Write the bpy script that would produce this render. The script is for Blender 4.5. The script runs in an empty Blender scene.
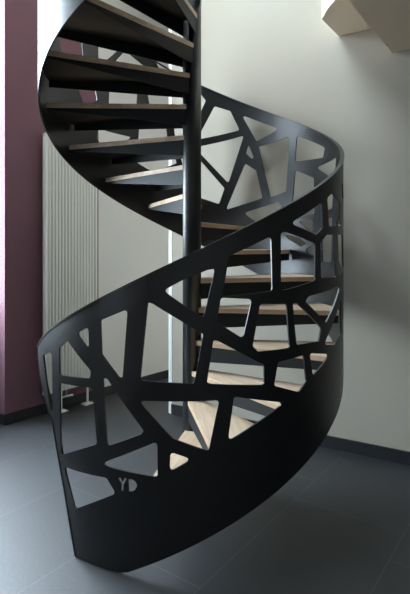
import bpy, bmesh, math, random
from mathutils import Vector
random.seed(4)
scene = bpy.context.scene
COL = scene.collection
PI = math.pi
R = 0.9                       # outer radius of the stair
EYE = 1.4737

# ------------------------------------------------------------------ helpers
def obj(name, bm, mat, parent=None, smooth=False):
    me = bpy.data.meshes.new(name)
    bm.normal_update()
    bm.to_mesh(me); bm.free()
    o = bpy.data.objects.new(name, me)
    COL.objects.link(o)
    if mat: me.materials.append(mat)
    if smooth:
        for p in me.polygons: p.use_smooth = True
    if parent: o.parent = parent
    return o

def tag(o, label, cat, group=None):
    o['label'] = label; o['category'] = cat
    if group: o['group'] = group
    return o

def thing(name, label, cat, loc=(0, 0, 0), rz=0.0, group=None):
    o = bpy.data.objects.new(name, None)
    COL.objects.link(o)
    o.location = loc; o.rotation_euler = (0, 0, rz)
    return tag(o, label, cat, group)

def struct(name, bm, mat, parent=None):
    o = obj(name, bm, mat, parent)
    if parent is None: o['kind'] = 'structure'
    return o

def bx(bm, c, sx, sy, sz, rz=0.0, bevel=0.0):
    """box centred at c with full sizes, turned about z"""
    r = bmesh.ops.create_cube(bm, size=1.0)
    vs = r['verts']
    ca, sa = math.cos(rz), math.sin(rz)
    for v in vs:
        x, y, z = v.co.x * sx, v.co.y * sy, v.co.z * sz
        v.co = Vector((c[0] + x * ca - y * sa, c[1] + x * sa + y * ca, c[2] + z))
    if bevel:
        es = list({e for v in vs for e in v.link_edges})
        bmesh.ops.bevel(bm, geom=es, offset=bevel, segments=2, affect='EDGES', profile=0.5)

def prism(bm, pts, z0, z1):
    """vertical prism over plan outline pts; z0, z1 numbers or per-point lists"""
    n = len(pts)
    zb = z0 if isinstance(z0, (list, tuple)) else [z0] * n
    zt = z1 if isinstance(z1, (list, tuple)) else [z1] * n
    b = [bm.verts.new((p[0], p[1], zb[i])) for i, p in enumerate(pts)]
    t = [bm.verts.new((p[0], p[1], zt[i])) for i, p in enumerate(pts)]
    bm.faces.new(b[::-1]); bm.faces.new(t)
    for i in range(n):
        j = (i + 1) % n
        bm.faces.new((b[i], b[j], t[j], t[i]))

def tube(bm, path, r, seg=10, cap=True):
    rings = []
    n = len(path)
    for i, p in enumerate(path):
        p = Vector(p)
        d = (Vector(path[min(i + 1, n - 1)]) - Vector(path[max(i - 1, 0)])).normalized()
        a = d.orthogonal().normalized() if abs(d.z) > 0.99 else d.cross(Vector((0, 0, 1))).normalized()
        b = d.cross(a)
        rings.append([bm.verts.new(p + r * (math.cos(2 * PI * k / seg) * a + math.sin(2 * PI * k / seg) * b)) for k in range(seg)])
    for i in range(n - 1):
        for k in range(seg):
            l = (k + 1) % seg
            bm.faces.new((rings[i][k], rings[i][l], rings[i + 1][l], rings[i + 1][k]))
    if cap:
        bm.faces.new(rings[0][::-1]); bm.faces.new(rings[-1])
    bmesh.ops.recalc_face_normals(bm, faces=bm.faces[:])

# ------------------------------------------------------------------ materials
def mat_base(name):
    m = bpy.data.materials.new(name); m.use_nodes = True
    nt = m.node_tree; nt.nodes.clear()
    out = nt.nodes.new('ShaderNodeOutputMaterial')
    b = nt.nodes.new('ShaderNodeBsdfPrincipled')
    nt.links.new(b.outputs[0], out.inputs[0])
    return m, nt, b

def N(nt, kind, **kw):
    n = nt.nodes.new(kind)
    for k, v in kw.items(): setattr(n, k, v)
    return n

def plain(name, col, rough=0.5, metal=0.0, var=0.06, scale=6.0, bump=0.0, bscale=60.0, spec=0.5):
    m, nt, b = mat_base(name)
    tc = N(nt, 'ShaderNodeTexCoord')
    nz = N(nt, 'ShaderNodeTexNoise'); nz.inputs['Scale'].default_value = scale; nz.inputs['Detail'].default_value = 4
    nt.links.new(tc.outputs['Object'], nz.inputs['Vector'])
    rp = N(nt, 'ShaderNodeValToRGB')
    rp.color_ramp.elements[0].color = tuple(c * (1 - var) for c in col) + (1,)
    rp.color_ramp.elements[1].color = tuple(min(1, c * (1 + var)) for c in col) + (1,)
    nt.links.new(nz.outputs['Fac'], rp.inputs['Fac'])
    nt.links.new(rp.outputs['Color'], b.inputs['Base Color'])
    b.inputs['Roughness'].default_value = rough
    b.inputs['Metallic'].default_value = metal
    b.inputs['Specular IOR Level'].default_value = spec
    if bump:
        n2 = N(nt, 'ShaderNodeTexNoise'); n2.inputs['Scale'].default_value = bscale; n2.inputs['Detail'].default_value = 3
        nt.links.new(tc.outputs['Object'], n2.inputs['Vector'])
        bp = N(nt, 'ShaderNodeBump'); bp.inputs['Strength'].default_value = bump; bp.inputs['Distance'].default_value = 0.002
        nt.links.new(n2.outputs['Fac'], bp.inputs['Height'])
        nt.links.new(bp.outputs['Normal'], b.inputs['Normal'])
    return m

def wood_mat():
    m, nt, b = mat_base('oak')
    tc = N(nt, 'ShaderNodeTexCoord')
    mp = N(nt, 'ShaderNodeMapping'); mp.inputs['Scale'].default_value = (2.2, 34.0, 34.0)
    nt.links.new(tc.outputs['Object'], mp.inputs['Vector'])
    nz = N(nt, 'ShaderNodeTexNoise'); nz.inputs['Scale'].default_value = 1.6; nz.inputs['Detail'].default_value = 6
    nz.inputs['Distortion'].default_value = 0.6
    nt.links.new(mp.outputs['Vector'], nz.inputs['Vector'])
    # glued staves: narrow strips along the length with their own tone
    sx = N(nt, 'ShaderNodeSeparateXYZ'); nt.links.new(tc.outputs['Object'], sx.inputs[0])
    dv = N(nt, 'ShaderNodeMath', operation='DIVIDE'); dv.inputs[1].default_value = 0.055
    nt.links.new(sx.outputs['Y'], dv.inputs[0])
    fl = N(nt, 'ShaderNodeMath', operation='FLOOR'); nt.links.new(dv.outputs[0], fl.inputs[0])
    wn = N(nt, 'ShaderNodeTexWhiteNoise', noise_dimensions='1D'); nt.links.new(fl.outputs[0], wn.inputs['W'])
    mx = N(nt, 'ShaderNodeMath', operation='MULTIPLY_ADD'); mx.inputs[1].default_value = 0.22
    nt.links.new(wn.outputs['Value'], mx.inputs[0]); nt.links.new(nz.outputs['Fac'], mx.inputs[2])
    rp = N(nt, 'ShaderNodeValToRGB')
    rp.color_ramp.elements[0].position = 0.3; rp.color_ramp.elements[0].color = OAK_D
    rp.color_ramp.elements[1].position = 1.0; rp.color_ramp.elements[1].color = OAK_L
    nt.links.new(mx.outputs[0], rp.inputs['Fac'])
    nt.links.new(rp.outputs['Color'], b.inputs['Base Color'])
    b.inputs['Roughness'].default_value = 0.45
    return m
OAK_D = (0.50, 0.335, 0.21, 1); OAK_L = (0.74, 0.59, 0.44, 1)

def floor_mat():
    m, nt, b = mat_base('slate_tiles')
    geo = N(nt, 'ShaderNodeNewGeometry')
    a = math.radians(54.3)
    u = (math.cos(a), math.sin(a), 0); n = (-math.sin(a), math.cos(a), 0)
    def dot(v):
        d = N(nt, 'ShaderNodeVectorMath', operation='DOT_PRODUCT'); d.inputs[1].default_value = v
        nt.links.new(geo.outputs['Position'], d.inputs[0]); return d.outputs['Value']
    def M(op, x, y=None):
        k = N(nt, 'ShaderNodeMath', operation=op)
        for i, q in enumerate((x, y)):
            if q is None: continue
            if isinstance(q, (int, float)): k.inputs[i].default_value = q
            else: nt.links.new(q, k.inputs[i])
        return k.outputs[0]
    W, L, g = 0.608, 1.22, 0.0019
    rowf = M('DIVIDE', dot(n), W)
    row = M('FLOOR', rowf)
    across = M('MULTIPLY', M('FRACT', rowf), W)
    al = M('DIVIDE', M('SUBTRACT', M('SUBTRACT', dot(u), 0.765), M('MULTIPLY', row, 0.275)), L)
    coln = M('FLOOR', al)
    along = M('MULTIPLY', M('FRACT', al), L)
    e1 = M('MINIMUM', across, M('SUBTRACT', W, across))
    e2 = M('MINIMUM', along, M('SUBTRACT', L, along))
    joint = M('LESS_THAN', M('MINIMUM', e1, e2), g)
    cb = N(nt, 'ShaderNodeCombineXYZ'); nt.links.new(row, cb.inputs[0]); nt.links.new(coln, cb.inputs[1])
    wn = N(nt, 'ShaderNodeTexWhiteNoise', noise_dimensions='3D'); nt.links.new(cb.outputs[0], wn.inputs['Vector'])
    nz = N(nt, 'ShaderNodeTexNoise'); nz.inputs['Scale'].default_value = 5.0; nz.inputs['Detail'].default_value = 8; nz.inputs['Roughness'].default_value = 0.62
    nt.links.new(geo.outputs['Position'], nz.inputs['Vector'])
    f = M('ADD', M('MULTIPLY', wn.outputs['Value'], 0.28), M('MULTIPLY', nz.outputs['Fac'], 0.72))
    rp = N(nt, 'ShaderNodeValToRGB')
    rp.color_ramp.elements[0].position = 0.25; rp.color_ramp.elements[0].color = SLATE_D
    rp.color_ramp.elements[1].position = 0.8; rp.color_ramp.elements[1].color = SLATE_L
    nt.links.new(f, rp.inputs['Fac'])
    mx = N(nt, 'ShaderNodeMix', data_type='RGBA')
    nt.links.new(joint, mx.inputs['Factor'])
    nt.links.new(rp.outputs['Color'], mx.inputs[6]); mx.inputs[7].default_value = GROUT
    nt.links.new(mx.outputs[2], b.inputs['Base Color'])
    b.inputs['Specular IOR Level'].default_value = 1.0
    b.inputs['IOR'].default_value = 1.65
    rr = N(nt, 'ShaderNodeMapRange'); rr.inputs[3].default_value = 0.46; rr.inputs[4].default_value = 0.62
    nt.links.new(nz.outputs['Fac'], rr.inputs[0])
    nt.links.new(rr.outputs[0], b.inputs['Roughness'])
    n3 = N(nt, 'ShaderNodeTexNoise'); n3.inputs['Scale'].default_value = 38.0; n3.inputs['Detail'].default_value = 6
    nt.links.new(geo.outputs['Position'], n3.inputs['Vector'])
    h = M('SUBTRACT', n3.outputs['Fac'], M('MULTIPLY', joint, 1.0))
    bp = N(nt, 'ShaderNodeBump'); bp.inputs['Strength'].default_value = 0.18; bp.inputs['Distance'].default_value = 0.004
    nt.links.new(h, bp.inputs['Height']); nt.links.new(bp.outputs['Normal'], b.inputs['Normal'])
    return m
SLATE_D = (0.004, 0.0052, 0.0070, 1); SLATE_L = (0.017, 0.021, 0.028, 1); GROUT = (0.075, 0.075, 0.075, 1)

def glass_mat():
    m = bpy.data.materials.new('clear_glass'); m.use_nodes = True
    nt = m.node_tree; nt.nodes.clear()
    out = N(nt, 'ShaderNodeOutputMaterial')
    t = N(nt, 'ShaderNodeBsdfTransparent'); t.inputs[0].default_value = (0.96, 0.98, 0.98, 1)
    g = N(nt, 'ShaderNodeBsdfGlossy'); g.inputs['Roughness'].default_value = 0.02
    mx = N(nt, 'ShaderNodeMixShader'); mx.inputs[0].default_value = 0.06
    nt.links.new(t.outputs[0], mx.inputs[1]); nt.links.new(g.outputs[0], mx.inputs[2])
    nt.links.new(mx.outputs[0], out.inputs[0])
    return m

STEEL = plain('black_powder_coated_steel', (0.0055, 0.006, 0.007), rough=0.38, var=0.12, scale=9, bump=0.04, bscale=420, spec=0.68)
TRAY = plain('matt_black_steel', (0.008, 0.0085, 0.0095), rough=0.6, var=0.12, scale=9, spec=0.35)
OAK = wood_mat()
FLOOR = floor_mat()
CREAM = plain('cream_plaster', (0.445, 0.405, 0.335), rough=0.9, var=0.02, scale=2.5, bump=0.12, bscale=140, spec=0.2)
WHITEWALL = plain('white_wall_paint', (0.80, 0.80, 0.77), rough=0.8, var=0.02, scale=2.5, bump=0.1, bscale=140, spec=0.3)
TAUPE = plain('dark_taupe_paint', (0.42, 0.40, 0.37), rough=0.8, var=0.03, scale=3)
PURPLE = plain('plum_paint', (0.215, 0.112, 0.138), rough=0.75, var=0.05, scale=3, bump=0.1, bscale=140, spec=0.3)
PLASTER = plain('white_plaster', (0.88, 0.76, 0.62), rough=0.9, var=0.03, scale=3, bump=0.1, bscale=120, spec=0.2)
RAD = plain('white_enamel', (0.86, 0.865, 0.81), rough=0.4, var=0.01)
WHITE = plain('white_paint', (0.88, 0.89, 0.87), rough=0.5, var=0.02)
CHROME = plain('chrome', (0.6, 0.6, 0.6), rough=0.25, metal=1.0, var=0.02)
TILEBASE = plain('dark_tile_skirting', (0.022, 0.023, 0.026), rough=0.4, var=0.2, scale=12)
FRAME = plain('grey_window_frame', (0.30, 0.31, 0.33), rough=0.5, var=0.03)
GLASS = glass_mat()

# ------------------------------------------------------------------ setting
# plan: stair pole at the origin, camera on -y
ua = math.radians(50.35); u = Vector((math.cos(ua), math.sin(ua)))        # along the left wall, away from camera
nl = Vector((math.sin(ua), -math.cos(ua)))                               # its face normal, into the room
P = Vector((-1.560, 1.0175))                                             # free corner of the plum pier
va = math.radians(-31.4); v = Vector((math.cos(va), math.sin(va)))        # along the right wall, towards the right
nr = Vector((math.sin(va), -math.cos(va)))                               # its face normal, into the room
Q = Vector((-0.2005, 1.2875))                                            # free end of the right wall
CEIL = 4.9

bm = bmesh.new()
bx(bm, (0.4, 0.4, -0.05), 16, 16, 0.1)
struct('floor', bm, FLOOR)

def wall(name, o, d, nrm, t0, t1, thick, z0, z1, m, parent=None):
    a = o + d * t0; b = o + d * t1
    bm = bmesh.new()
    pts = [a, b, b - nrm * thick, a - nrm * thick]
    prism(bm, pts, z0, z1)
    bmesh.ops.recalc_face_normals(bm, faces=bm.faces[:])
    return struct(name, bm, m, parent)
TP = 0.962
wall('wall_left', P, u, nl, 0, TP, 0.55, 0, CEIL, PURPLE)
wall('wall_back', P, u, nl, TP, 6.2, 0.55, 0, CEIL, WHITEWALL)
wall('wall_right', Q, v, nr, 0, 9.2, 0.26, 0, CEIL, CREAM)
BH, BT = 0.088, 0.014
def skirting(name, segs):
    bm = bmesh.new()
    for o, d, nrm, t0, t1 in segs:
        a, b = o + d * t0, o + d * t1
        prism(bm, [a, b, b + nrm * BT, a + nrm * BT], 0.0, BH)
    bmesh.ops.recalc_face_normals(bm, faces=bm.faces[:])
    return struct(name, bm, TILEBASE)
skirting('baseboard_left', [(P, u, nl, -BT, 0.33), (P, u, nl, 0.332, 0.94), (P, u, nl, 0.942, 1.55), (P, u, nl, 1.552, 2.16), (P, u, nl, 2.162, 5.0),
                            (P - nl * 0.2, nl, -u, 0.0, 0.2)])
skirting('baseboard_right', [(Q, v, nr, 0.0, 0.62)] + [(Q, v, nr, 0.622 + 0.61 * k, 1.23 + 0.61 * k) for k in range(13)])
# white corner bead at the free end of the right wall
bm = bmesh.new()
prism(bm, [Q + nr * 0.004, Q - v * 0.042 - nr * 0.008, Q - v * 0.042 - nr * 0.06, Q - nr * 0.06], 0.0, CEIL)
bmesh.ops.recalc_face_normals(bm, faces=bm.faces[:])
struct('trim_1', bm, WHITE)

# ceiling
bm = bmesh.new()
SX0, SX1, SY0, SY1 = -1.3, 0.2, -1.2, 0.9        # skylight opening over the stairwell
PB = P - nl * 0.55
def left_x(y): return PB.x + (y - PB.y) * u.x / u.y          # outer face of the left wall
for xr, y0, y1 in ((8.4, -6.7, SY0), (8.4, SY1, 6.2), (SX0, SY0, SY1)):
    prism(bm, [(left_x(y0), y0), (xr, y0), (xr, y1), (left_x(y1), y1)], CEIL, CEIL + 0.12)
prism(bm, [(SX1, SY0), (8.4, SY0), (8.4, SY1), (SX1, SY1)], CEIL, CEIL + 0.12)
bmesh.ops.recalc_face_normals(bm, faces=bm.faces[:])
struct('ceiling', bm, CREAM)
sky = bpy.data.objects.new('window_2', None); COL.objects.link(sky); sky['kind'] = 'structure'
bm = bmesh.new()
for x0, x1, y0, y1 in ((SX0, SX0 + 0.06, SY0, SY1), (SX1 - 0.06, SX1, SY0, SY1), (SX0, SX1, SY0, SY0 + 0.06), (SX0, SX1, SY1 - 0.06, SY1),
                       ((SX0 + SX1) / 2 - 0.03, (SX0 + SX1) / 2 + 0.03, SY0, SY1)):
    bx(bm, ((x0 + x1) / 2, (y0 + y1) / 2, CEIL + 0.08), x1 - x0, y1 - y0, 0.07)
obj('window_frame', bm, FRAME, sky)
bm = bmesh.new()
bx(bm, ((SX0 + SX1) / 2, (SY0 + SY1) / 2, CEIL + 0.08), SX1 - SX0, SY1 - SY0, 0.012)
obj('window_pane', bm, GLASS, sky)

# tall glazed wall continuing the plum pier towards the camera side
win = bpy.data.objects.new('window_1', None); COL.objects.link(win); win['kind'] = 'structure'
WT0, WT1 = -1.75, 0.0
SILL = 0.92
def wpt(t, back): return P + u * t - nl * back
bmf = bmesh.new()
def bar(bm, t0, t1, z0, z1, b0, b1):
    prism(bm, [wpt(t0, b0), wpt(t1, b0), wpt(t1, b1), wpt(t0, b1)], z0, z1)
for t0, t1 in ((-0.07, 0.0), (-0.905, -0.845), (-1.75, -1.68)):
    bar(bmf, t0, t1, SILL, 4.7, 0.38, 0.45)
for z0, z1 in ((SILL, SILL + 0.07), (2.45, 2.52), (4.63, 4.7)):
    bar(bmf, WT0, WT1, z0, z1, 0.385, 0.445)
bmesh.ops.recalc_face_normals(bmf, faces=bmf.faces[:])
obj('window_frame', bmf, FRAME, win)
bmg = bmesh.new()
bar(bmg, WT0, WT1, SILL + 0.03, 4.67, 0.41, 0.422)
bmesh.ops.recalc_face_normals(bmg, faces=bmg.faces[:])
obj('window_pane', bmg, GLASS, win)
wall('wall_sill', P - nl * 0.3, u, nl, WT0, 0.0, 0.25, 0, SILL, PURPLE)
wall('wall_lintel', P - nl * 0.3, u, nl, WT0, 0.0, 0.25, 4.66, CEIL, PURPLE)
wall('wall_front', P, u, nl, -10.2, WT0, 0.42, 0, CEIL, CREAM)

# far walls of the room, behind and to the right of the camera
bm = bmesh.new()
bx(bm, (0.3, -6.6, CEIL / 2), 15.4, 0.2, CEIL)
struct('wall_rear', bm, TAUPE)
bm = bmesh.new()
bx(bm, (7.6, -4.9, CEIL / 2), 0.2, 3.6, CEIL)
struct('wall_side', bm, TAUPE)
# alcove behind the free end of the right wall, with an unseen window added to light the back wall
AX, AY0, AY1 = 1.75, 0.25, 5.3
bm = bmesh.new()
for y0, y1, z0, z1 in ((AY0, AY1, 0, 0.4), (AY0, AY1, 3.4, CEIL), (AY0, 0.95, 0.4, 3.4), (3.3, AY1, 0.4, 3.4)):
    bx(bm, (AX + 0.12, (y0 + y1) / 2, (z0 + z1) / 2), 0.24, y1 - y0, z1 - z0)
struct('wall_alcove', bm, CREAM)
alc = bpy.data.objects.new('added_window_3', None); COL.objects.link(alc); alc['kind'] = 'structure'
bm = bmesh.new()
for y in (0.985, 2.125, 3.265):
    bx(bm, (AX + 0.12, y, 1.9), 0.06, 0.07, 3.0)
for z in (0.435, 3.365):
    bx(bm, (AX + 0.12, 2.125, z), 0.05, 2.35, 0.07)
obj('window_frame', bm, FRAME, alc)
bm = bmesh.new()
bx(bm, (AX + 0.12, 2.125, 1.9), 0.012, 2.3, 2.95)
obj('window_pane', bm, GLASS, alc)

# ------------------------------------------------------------------ folded stair flight high on the right wall
bm = bmesh.new()
def on_wall(o): return o - nr * 0.004
A0 = Vector((1.058, 0.519)); B0 = Vector((1.373, 0.327))
A0 = Q + v * ((A0 - Q).dot(v)); B0 = Q + v * ((B0 - Q).dot(v))
up = [A0, Vector((0.873, 0.251)), Vector((0.872, 0.15)), Vector((0.878, 0.07)), Vector((0.893, -0.009)), Vector((0.93, -0.12)), Vector((1.0, -0.28)),
      Vector((1.35, -0.45)), B0 + v * 0.25]
prism(bm, up, 2.993, 3.36)
lo = [B0, Vector((0.858, -0.411)), Vector((0.80, -0.53)), Vector((0.80, -0.7)), Vector((0.9, -0.9)), Vector((1.5, -1.15)), B0 + v * 1.25]
prism(bm, lo, 2.797, 3.16)
bmesh.ops.recalc_face_normals(bm, faces=bm.faces[:])
tag(obj('concrete_stair_flight', bm, PLASTER), 'plastered stepped underside of an upper stair flight, high on the cream wall at top right', 'stairs')

# ------------------------------------------------------------------ radiator
rad = thing('radiator', 'tall white ribbed vertical radiator on feet in front of the plum wall', 'radiator', tuple(P + u * 0.592) + (0,), ua)
# local frame: x along the wall, +y is away from room -> room side is -y
X0, X1 = -0.275, 0.275
yb, yf = -0.055, -0.105
bm = bmesh.new()
bx(bm, (0, -0.066, 1.315), 0.55, 0.022, 2.26)
bx(bm, (X0 + 0.012, -0.082, 1.315), 0.024, 0.052, 2.27, bevel=0.004)
bx(bm, (X1 - 0.012, -0.082, 1.315), 0.024, 0.052, 2.27, bevel=0.004)
obj('radiator_body', bm, RAD, rad)
nr_ = 15
pitch = (0.55 - 0.056) / nr_
for k in range(nr_):
    bm = bmesh.new()
    xc = X0 + 0.028 + pitch * (k + 0.5)
    bx(bm, (xc, -0.091, 1.315), pitch * 0.80, 0.024, 2.25, bevel=0.007)
    obj('rib', bm, RAD, rad)
for xf in (-0.11, 0.176):
    bm = bmesh.new()
    tube(bm, [(xf, -0.085, 0.012), (xf, -0.085, 0.20)], 0.0105, 12)
    f = obj('foot', bm, WHITE, rad, smooth=False)
    bm = bmesh.new()
    bx(bm, (xf, -0.085, 0.008), 0.10, 0.075, 0.012, bevel=0.003)
    obj('base_plate', bm, WHITE, f)
bm = bmesh.new()
tube(bm, [(-0.13, -0.075, 0.19), (-0.13, -0.075, 0.125), (-0.05, -0.075, 0.125)], 0.014, 10)
tube(bm, [(-0.06, -0.075, 0.125), (0.01, -0.075, 0.125)], 0.019, 12)
tube(bm, [(0.0, -0.075, 0.125), (0.0, -0.02, 0.125)], 0.010, 10)
tube(bm, [(-0.05, -0.075, 0.125), (-0.05, -0.075, 0.19)], 0.011, 10)
vlv = obj('valve', bm, CHROME, rad); vlv['label'] = 'chrome valve block under the radiator'

# ------------------------------------------------------------------ spiral staircase
stair = thing('spiral_staircase', 'black steel spiral staircase with oak treads around a round pole and a cut-out balustrade', 'staircase')
stair.location = (0.008, 0, 0)
# centre pole
bm = bmesh.new()
tube(bm, [(0, 0, 0.0), (0, 0, 3.9)], 0.0575, 48)
pole = obj('pole', bm, STEEL, stair)
for p in pole.data.polygons: p.use_smooth = len(p.vertices) == 4
bm = bmesh.new()
tube(bm, [(0, 0, 0.0), (0, 0, 0.012)], 0.12, 48)
obj('floor_flange', bm, STEEL, pole)

# treads
NT = 16
W = 23.64
TH = 0.03
def arc(r, a0, a1, n): return [(r * math.cos(math.radians(a0 + (a1 - a0) * i / n)), r * math.sin(math.radians(a0 + (a1 - a0) * i / n))) for i in range(n + 1)]
span = W + 4.2
HUB = 0.045
def hub(h, a_rear, a_front):
    r, f = math.radians(a_rear), math.radians(a_front)
    return [(0.02 * math.cos(r) - h * math.sin(r), 0.02 * math.sin(r) + h * math.cos(r)),
            (-h * math.sin(r), h * math.cos(r)), (0.7 * h * math.sin(f), -0.7 * h * math.cos(f)),
            (0.02 * math.cos(f) + 0.7 * h * math.sin(f), 0.02 * math.sin(f) - 0.7 * h * math.cos(f))]
def board_bm():
    bm = bmesh.new()
    pts = arc(0.884, 0, span, 10) + hub(HUB, span, 0)
    prism(bm, pts, -TH, 0.0)
    bmesh.ops.recalc_face_normals(bm, faces=bm.faces[:])
    es = [e for e in bm.edges if len(e.link_faces) == 2 and abs(e.verts[0].co.z - e.verts[1].co.z) < 1e-6]
    bmesh.ops.bevel(bm, geom=es, offset=0.003, segments=2, affect='EDGES', profile=0.5)
    return bm
def tray_bm():
    bm = bmesh.new()
    a0, a1 = 0.2, span - 0.2
    # sheet under the board
    prism(bm, arc(0.880, a0, a1, 10) + hub(HUB - 0.002, a1, a0), -TH - 0.007, -TH - 0.0005)
    def plate(ang, side, d0, d1):
        a = math.radians(ang); h = (HUB - 0.002) * (side if side > 0 else -0.7)
        p = Vector((-h * math.sin(a), h * math.cos(a))); q = Vector((0.880 * math.cos(a), 0.880 * math.sin(a)))
        d = (q - p).normalized(); off = Vector((d.y, -d.x)) * 0.006 * side
        prism(bm, [p, q, q + off, p + off], [-TH - d0, -TH - d1, -TH - d1, -TH - d0], -TH - 0.0005)
    plate(a1, 1, 0.100, 0.010)      # rear cheek, deep at the pole and dying out at the balustrade
    plate(a0, -1, 0.100, 0.045)       # riser plate under the nosing
    bmesh.ops.recalc_face_normals(bm, faces=bm.faces[:])
    return bm
board_me = None
DZ = (0, 0, 0, 0.003, 0.018, 0.014, 0.006, 0, -0.008, -0.013, -0.016, -0.014, -0.010, -0.010, -0.010, -0.010)
for i in range(1, NT + 1):
    t = bpy.data.objects.new('tread', None); COL.objects.link(t); t.parent = stair
    t.location = (0, 0, 0.1640 + 0.18252 * i + DZ[i - 1])
    t.rotation_euler = (0, 0, math.radians(254.8 + (0.7 if i == 1 else 0) + min(2.4, max(0, (i - 6) * 1.2)) + (i - 1) * W))
    if board_me is None:
        b = obj('oak_board', board_bm(), OAK, t); board_me = b.data
        s = obj('steel_tray', tray_bm(), TRAY, t); tray_me = s.data
    else:
        b = bpy.data.objects.new('oak_board', board_me); COL.objects.link(b); b.parent = t
        s = bpy.data.objects.new('steel_tray', tray_me); COL.objects.link(s); s.parent = t
    b['label'] = 'pale oak tread board'

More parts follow.
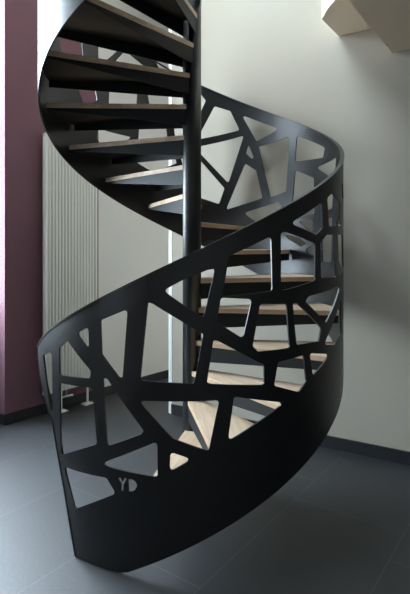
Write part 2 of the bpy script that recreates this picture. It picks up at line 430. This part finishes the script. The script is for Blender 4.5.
# ---- balustrade panel: sheet steel, developed flat in (degrees, height), cut, then rolled
def z_top(t): return 1.4259 + 0.42966 * math.radians(t - 270)
def z_bot(t): return max(0.004, 0.1431 + 0.43344 * math.radians(t - 270))
T_END = 636.0
HOLES = [
  ((212.1,0.902), (218.6,0.938), (220.6,0.930), (221.1,0.661), (220.2,0.637), (218.6,0.671)), # F1
  ((230.0,1.020), (225.4,0.974), (225.6,0.840), (240.1,0.859), (240.4,0.896)), # F2
  ((234.5,1.062), (239.4,1.099), (239.8,0.990)), # F3
  ((244.0,1.134), (253.0,1.192), (251.4,0.882), (250.2,0.883), (244.4,0.979)), # F4
  ((225.6,0.803), (241.0,0.818), (242.7,0.563), (226.4,0.451)), # F5
  ((244.9,0.870), (246.3,0.872), (257.9,0.654), (257.0,0.637), (246.3,0.563)), # F6
  ((228.3,0.405), (246.1,0.420), (249.2,0.357), (233.8,0.227)), # F7
  ((243.4,0.475), (261.8,0.612), (261.9,0.453)), # F8
  ((265.5,0.568), (271.5,0.538), (265.2,0.479)), # F9
  ((256.1,0.788), (279.2,0.793), (276.2,0.570), (266.1,0.627)), # F10
  ((283.4,0.805), (299.9,0.749), (281.6,0.608)), # F11
  ((259.1,1.225), (260.4,1.219), (274.7,1.086), (272.1,0.868), (256.8,0.878)), # F12
  ((263.4,1.277), (268.7,1.322), (278.1,1.383), (274.7,1.155)), # F13
  ((282.0,1.429), (295.0,1.519), (295.4,1.268), (280.0,1.250)), # F14
  ((279.6,1.246), (288.8,1.235), (286.1,1.060), (278.5,1.137)), # F15
  ((277.5,1.059), (278.9,1.054), (292.7,0.933), (292.7,0.844), (275.6,0.867)), # F16
  ((291.4,1.212), (300.5,1.205), (301.7,0.998), (290.8,0.997), (289.0,1.024)), # F17
  ((302.9,1.207), (304.5,1.204), (316.7,1.066), (315.0,1.003), (304.4,1.008)), # F18
  ((308.1,1.210), (309.9,1.233), (334.4,1.267), (319.5,1.086)), # F19
  ((335.1,1.196), (325.6,1.085), (318.0,0.981), (327.5,0.956), (335.5,0.994)), # F20
  ((310.2,0.957), (322.6,0.924), (311.9,0.842)), # F21
  ((297.4,0.940), (307.5,0.954), (308.7,0.826), (305.5,0.783), (296.0,0.834)), # F22
  ((301.7,1.579), (316.9,1.692), (317.4,1.563), (313.6,1.528)), # F23
  ((320.4,1.715), (324.2,1.747), (333.7,1.706), (333.7,1.582), (321.8,1.573)), # F24
  ((298.4,1.534), (300.2,1.540), (313.1,1.486), (313.1,1.305), (298.4,1.266)), # F25
  ((316.0,1.490), (320.1,1.530), (326.5,1.532), (328.0,1.309), (316.4,1.315)), # F26
  ((329.3,1.533), (339.0,1.536), (344.8,1.348), (331.7,1.313)), # F27
  ((331.3,1.781), (339.0,1.829), (343.4,1.741), (336.6,1.734)), # F28
  ((249.9,0.430), (250.8,0.432), (251.4,0.414), (252.0,0.434), (252.7,0.434), (251.7,0.403), (251.6,0.376), (251.0,0.374), (251.0,0.402)), # Y
  ((253.3,0.432), (254.3,0.433), (255.2,0.428), (255.7,0.417), (255.8,0.404), (255.3,0.389), (254.6,0.380), (253.3,0.376)), # D
  ((448.9,2.727), (444.4,2.635), (447.9,2.511), (452.5,2.543)), # G0
  ((440.0,2.589), (431.8,2.541), (426.9,2.383), (448.9,2.325), (446.8,2.391)), # G1
  ((449.9,2.264), (424.6,2.339), (432.8,1.970), (448.9,2.240)), # G2
  ((426.0,2.502), (405.4,2.349), (417.9,2.281)), # G3
  ((422.2,2.268), (419.3,2.158), (420.4,2.149), (423.6,2.199)), # G4
  ((424.1,2.120), (418.0,2.056), (414.5,1.841), (433.4,1.764), (433.5,1.782)), # G5
  ((416.8,2.239), (398.8,2.280), (401.0,1.875), (410.2,1.842)), # G6
  ((394.3,2.269), (373.4,2.125), (375.0,2.063), (395.4,2.086)), # G7
  ((381.9,2.013), (360.8,2.030), (362.2,1.947), (370.3,1.930)), # G8
  ((395.4,2.022), (382.4,1.942), (382.2,1.694), (398.0,1.678)), # G9
  ((377.2,1.901), (371.3,1.906), (364.8,1.848), (366.0,1.716), (377.2,1.696)), # G10
  ((394.0,1.657), (383.1,1.653), (383.1,1.581), (384.8,1.571)), # G11
  ((424.9,1.733), (406.0,1.807), (403.0,1.767), (418.1,1.659)), # G12
  ((450.9,2.224), (434.8,1.931), (437.6,1.807), (449.9,1.873)), # G13
  ((401.8,1.560), (394.9,1.542), (386.8,1.498), (391.6,1.467), (399.3,1.521)), # G14
  ((376.7,1.641), (366.0,1.662), (367.1,1.371), (375.9,1.367)), # G15
  ((388.5,1.453), (382.4,1.484), (382.4,1.405), (386.4,1.421)), # G16
  ((502.3,2.262), (501.1,2.337), (483.4,2.315), (483.7,2.296), (498.2,2.198)), # Ha
  ((478.4,2.468), (465.3,2.503), (464.1,2.346), (470.0,2.214), (479.2,2.265)), # Hb
  ((461.2,2.491), (452.0,2.511), (452.0,2.312), (459.9,2.317)), # Hc
  ((481.0,2.130), (462.2,2.244), (459.1,2.134), (471.5,2.055)), # Hd
  ((494.7,2.728), (479.2,2.769), (480.0,2.550), (495.3,2.472)), # He
  ((474.7,2.709), (456.6,2.693), (455.6,2.590), (472.6,2.525)), # Hf
  ((485.9,2.972), (475.7,2.879), (478.9,2.816), (495.9,2.783)), # Hg
  ((472.1,2.989), (454.0,2.942), (453.0,2.814), (466.4,2.818)), # Hh
  ((501.1,2.996), (487.5,2.996), (497.6,2.836), (501.7,2.832)), # Hi
  ((528.6,2.876), (511.6,2.975), (510.3,2.791), (524.4,2.702)), # Hj
  ((515.0,2.614), (504.7,2.717), (501.7,2.540), (509.7,2.468)), # Hk
  ((458.1,2.238), (452.0,2.240), (452.0,2.064), (455.6,2.080)), # Hl
  ((349.0,1.32), (359.0,1.38), (360.5,1.62), (351.0,1.70)),
]
def fillet(pts, r):
    n = len(pts); out = []
    for i in range(n):
        p0, p1, p2 = Vector(pts[i - 1]), Vector(pts[i]), Vector(pts[(i + 1) % n])
        a, b = p0 - p1, p2 - p1
        la, lb = a.length, b.length
        a.normalize(); b.normalize()
        ang = a.angle(b) if la > 1e-6 and lb > 1e-6 else PI
        d = min(r / max(math.tan(ang / 2), 0.2), 0.42 * la, 0.42 * lb)
        if ang > 2.9:
            out.append(p1); continue
        s, e = p1 + a * d, p1 + b * d
        for k in range(6):
            w = k / 5
            out.append((1 - w) ** 2 * s + 2 * w * (1 - w) * p1 + w * w * e)
    return out
K = R * PI / 180
T_OUT, T_IN = R + 0.006, R - 0.002
outline = []
t = 254.0
outline.append((234.2, 0.004)); outline.append((244.0, 0.004))
tt = 250.0
while tt < T_END:
    outline.append((tt, z_bot(tt))); tt += 3
outline.append((T_END, z_bot(T_END))); outline.append((T_END, z_top(T_END)))
tt = T_END - 3
while tt > 201:
    outline.append((tt, z_top(tt))); tt -= 3
END = [(198.9, 0.912), (210.5, 0.752), (221.0, 0.600), (228.5, 0.300), (234.2, 0.004)]
outline += END[:-1]
from mathutils.geometry import delaunay_2d_cdt
rings = [[Vector((p[0] * K, p[1])) for p in outline]]
for hpts in HOLES:
    small = len(hpts) >= 8
    rings.append([Vector((p[0], p[1])) for p in fillet([(q[0] * K, q[1]) for q in hpts], 0.0025 if small else 0.016)])
def inside(x, y, ring):
    c = False
    j = len(ring) - 1
    for i in range(len(ring)):
        a, b = ring[i], ring[j]
        if (a.y > y) != (b.y > y) and x < (b.x - a.x) * (y - a.y) / (b.y - a.y) + a.x: c = not c
        j = i
    return c
cv, ce = [], []
for ring in rings:
    k0 = len(cv)
    cv += ring
    ce += [(k0 + i, k0 + (i + 1) % len(ring)) for i in range(len(ring))]
dv, de, df, _a, _b, _c = delaunay_2d_cdt(cv, ce, [], 0, 1e-6)
bm = bmesh.new()
bv = [bm.verts.new((p.x, p.y, 0)) for p in dv]
for f in df:
    x = sum(dv[i].x for i in f) / len(f); y = sum(dv[i].y for i in f) / len(f)
    if inside(x, y, rings[0]) and not any(inside(x, y, r) for r in rings[1:]):
        bm.faces.new([bv[i] for i in f])
bmesh.ops.delete(bm, geom=[q for q in bm.verts if not q.link_faces], context='VERTS')
bm.normal_update()
a = 200.0
while a < T_END:
    bmesh.ops.bisect_plane(bm, geom=bm.verts[:] + bm.edges[:] + bm.faces[:], dist=1e-6, plane_co=(a * K, 0, 0), plane_no=(1, 0, 0))
    a += 2.5
for f in bm.faces:
    if f.normal.z < 0: f.normal_flip()
def roll(co, r):
    th = co.x / R
    return Vector((r * math.cos(th), r * math.sin(th), co.y))
pm = bmesh.new()
vo = {q: pm.verts.new(roll(q.co, T_OUT)) for q in bm.verts}
vi = {q: pm.verts.new(roll(q.co, T_IN)) for q in bm.verts}
for f in bm.faces:
    g = pm.faces.new([vo[q] for q in f.verts]); g.smooth = True
    g = pm.faces.new([vi[q] for q in reversed(f.verts)]); g.smooth = True
rims = []
for e in bm.edges:
    if len(e.link_faces) == 1:
        l = e.link_loops[0]
        p, q = l.vert, l.link_loop_next.vert
        g = pm.faces.new((vo[q], vo[p], vi[p], vi[q])); g.smooth = False
        rims.append((vo[p], vo[q])); rims.append((vi[p], vi[q]))
bm.free()
for p, q in rims:
    e = pm.edges.get((p, q))
    if e: e.smooth = False
panel = obj('balustrade_panel', pm, STEEL, stair)
# flat capping rail along the top edge
def strip(rows):
    """rows: list of 4-corner sections -> closed bar"""
    bm = bmesh.new()
    rr = [[bm.verts.new(c) for c in s] for s in rows]
    for i in range(len(rr) - 1):
        for k in range(4):
            l = (k + 1) % 4
            bm.faces.new((rr[i][k], rr[i][l], rr[i + 1][l], rr[i + 1][k]))
    bm.faces.new(rr[0]); bm.faces.new(rr[-1][::-1])
    bmesh.ops.recalc_face_normals(bm, faces=bm.faces[:])
    return bm
rows = []
tt = 198.9
while tt <= T_END:
    c, s = math.cos(math.radians(tt)), math.sin(math.radians(tt))
    z = z_top(tt) if tt > 201 else 0.912
    rows.append([(r * c, r * s, zz) for r, zz in ((0.890, z), (0.911, z), (0.911, z + 0.006), (0.890, z + 0.006))])
    tt += 2.5
obj('top_rail', strip(rows), STEEL, panel)
# flat bar closing the slanted free end
rows = []
full = []
for i in range(len(END) - 1):
    for k in range(6):
        w = k / 6
        full.append((END[i][0] * (1 - w) + END[i + 1][0] * w, END[i][1] * (1 - w) + END[i + 1][1] * w))
full.append(END[-1])
for tt, z in full:
    q = []
    for r, dt in ((0.876, 0), (0.909, 0), (0.909, -0.45), (0.876, -0.45)):
        a = math.radians(tt + dt)
        q.append((r * math.cos(a), r * math.sin(a), z))
    rows.append(q)
obj('end_bar', strip(rows), STEEL, panel)

SKY_BACK = (2.2, 2.2, 2.1, 1); SKY_TOP = (6.3, 6.1, 5.8, 1); SKY_BRIGHT = (24.0, 27.6, 31.4, 1)
# ------------------------------------------------------------------ light: daylight through the tall window
def portal(name, loc, direction, sx, sy):
    """marks a window opening so that the sky is sampled through it"""
    l = bpy.data.lights.new(name, 'AREA'); l.shape = 'RECTANGLE'; l.size = sx; l.size_y = sy
    l.cycles.is_portal = True
    o = bpy.data.objects.new(name, l); COL.objects.link(o)
    o.location = loc; o.rotation_euler = Vector(direction).to_track_quat('-Z', 'Y').to_euler()
    return o
c = P + u * (-0.875) - nl * 0.47
portal('window_opening', (c.x, c.y, 2.81), (nl.x, nl.y, 0), 1.75, 3.75)
portal('skylight_opening', ((SX0 + SX1) / 2, (SY0 + SY1) / 2, CEIL + 0.13), (0, 0, -1), SX1 - SX0, SY1 - SY0)
portal('added_alcove_opening', (AX + 0.26, 2.125, 1.9), (-1, 0, 0), 2.35, 3.0)  # sky sampled through the window added for the back wall

# overcast sky, brightest towards the side of the tall window, dull overhead and behind the house
w = bpy.data.worlds.new('sky'); scene.world = w; w.use_nodes = True
nt = w.node_tree
bg = nt.nodes['Background']
tc = N(nt, 'ShaderNodeTexCoord')
def sky_ramp(axis, a, b):
    d = N(nt, 'ShaderNodeVectorMath', operation='DOT_PRODUCT'); d.inputs[1].default_value = axis
    nt.links.new(tc.outputs['Generated'], d.inputs[0])
    m = N(nt, 'ShaderNodeMapRange', interpolation_type='SMOOTHSTEP')
    m.inputs[1].default_value = a; m.inputs[2].default_value = b
    nt.links.new(d.outputs['Value'], m.inputs[0])
    return m.outputs[0]
def sky_mix(fac, ca, cb):
    m = N(nt, 'ShaderNodeMix', data_type='RGBA')
    nt.links.new(fac, m.inputs[0])
    for k, q in ((6, ca), (7, cb)):
        if isinstance(q, tuple): m.inputs[k].default_value = q
        else: nt.links.new(q, m.inputs[k])
    return m.outputs[2]
k1 = sky_mix(sky_ramp((0, 0, 1), 0.35, 0.8), SKY_BACK, SKY_TOP)
k2 = sky_mix(sky_ramp((-nl.x, -nl.y, 0), -0.05, 0.22), k1, SKY_BRIGHT)
nt.links.new(k2, bg.inputs[0])
bg.inputs[1].default_value = 1.0

# ------------------------------------------------------------------ camera
cam = bpy.data.cameras.new('camera')
cam.sensor_fit = 'AUTO'; cam.sensor_width = 36
cam.lens = 500.75 * 36 / 594
cam.shift_y = -(297 - 246) / 594
cam.clip_start = 0.05
co = bpy.data.objects.new('camera', cam); COL.objects.link(co)
co.location = (0.089, -3.105, EYE); co.rotation_euler = (PI / 2, 0, 0)
scene.camera = co

scene.view_settings.view_transform = 'Standard'
scene.view_settings.look = 'None'
scene.view_settings.gamma = 1.0
scene.view_settings.use_curve_mapping = False
scene.view_settings.exposure = 0.0
scene.cycles.use_denoising = True
scene.cycles.max_bounces = 10
scene.cycles.diffuse_bounces = 6
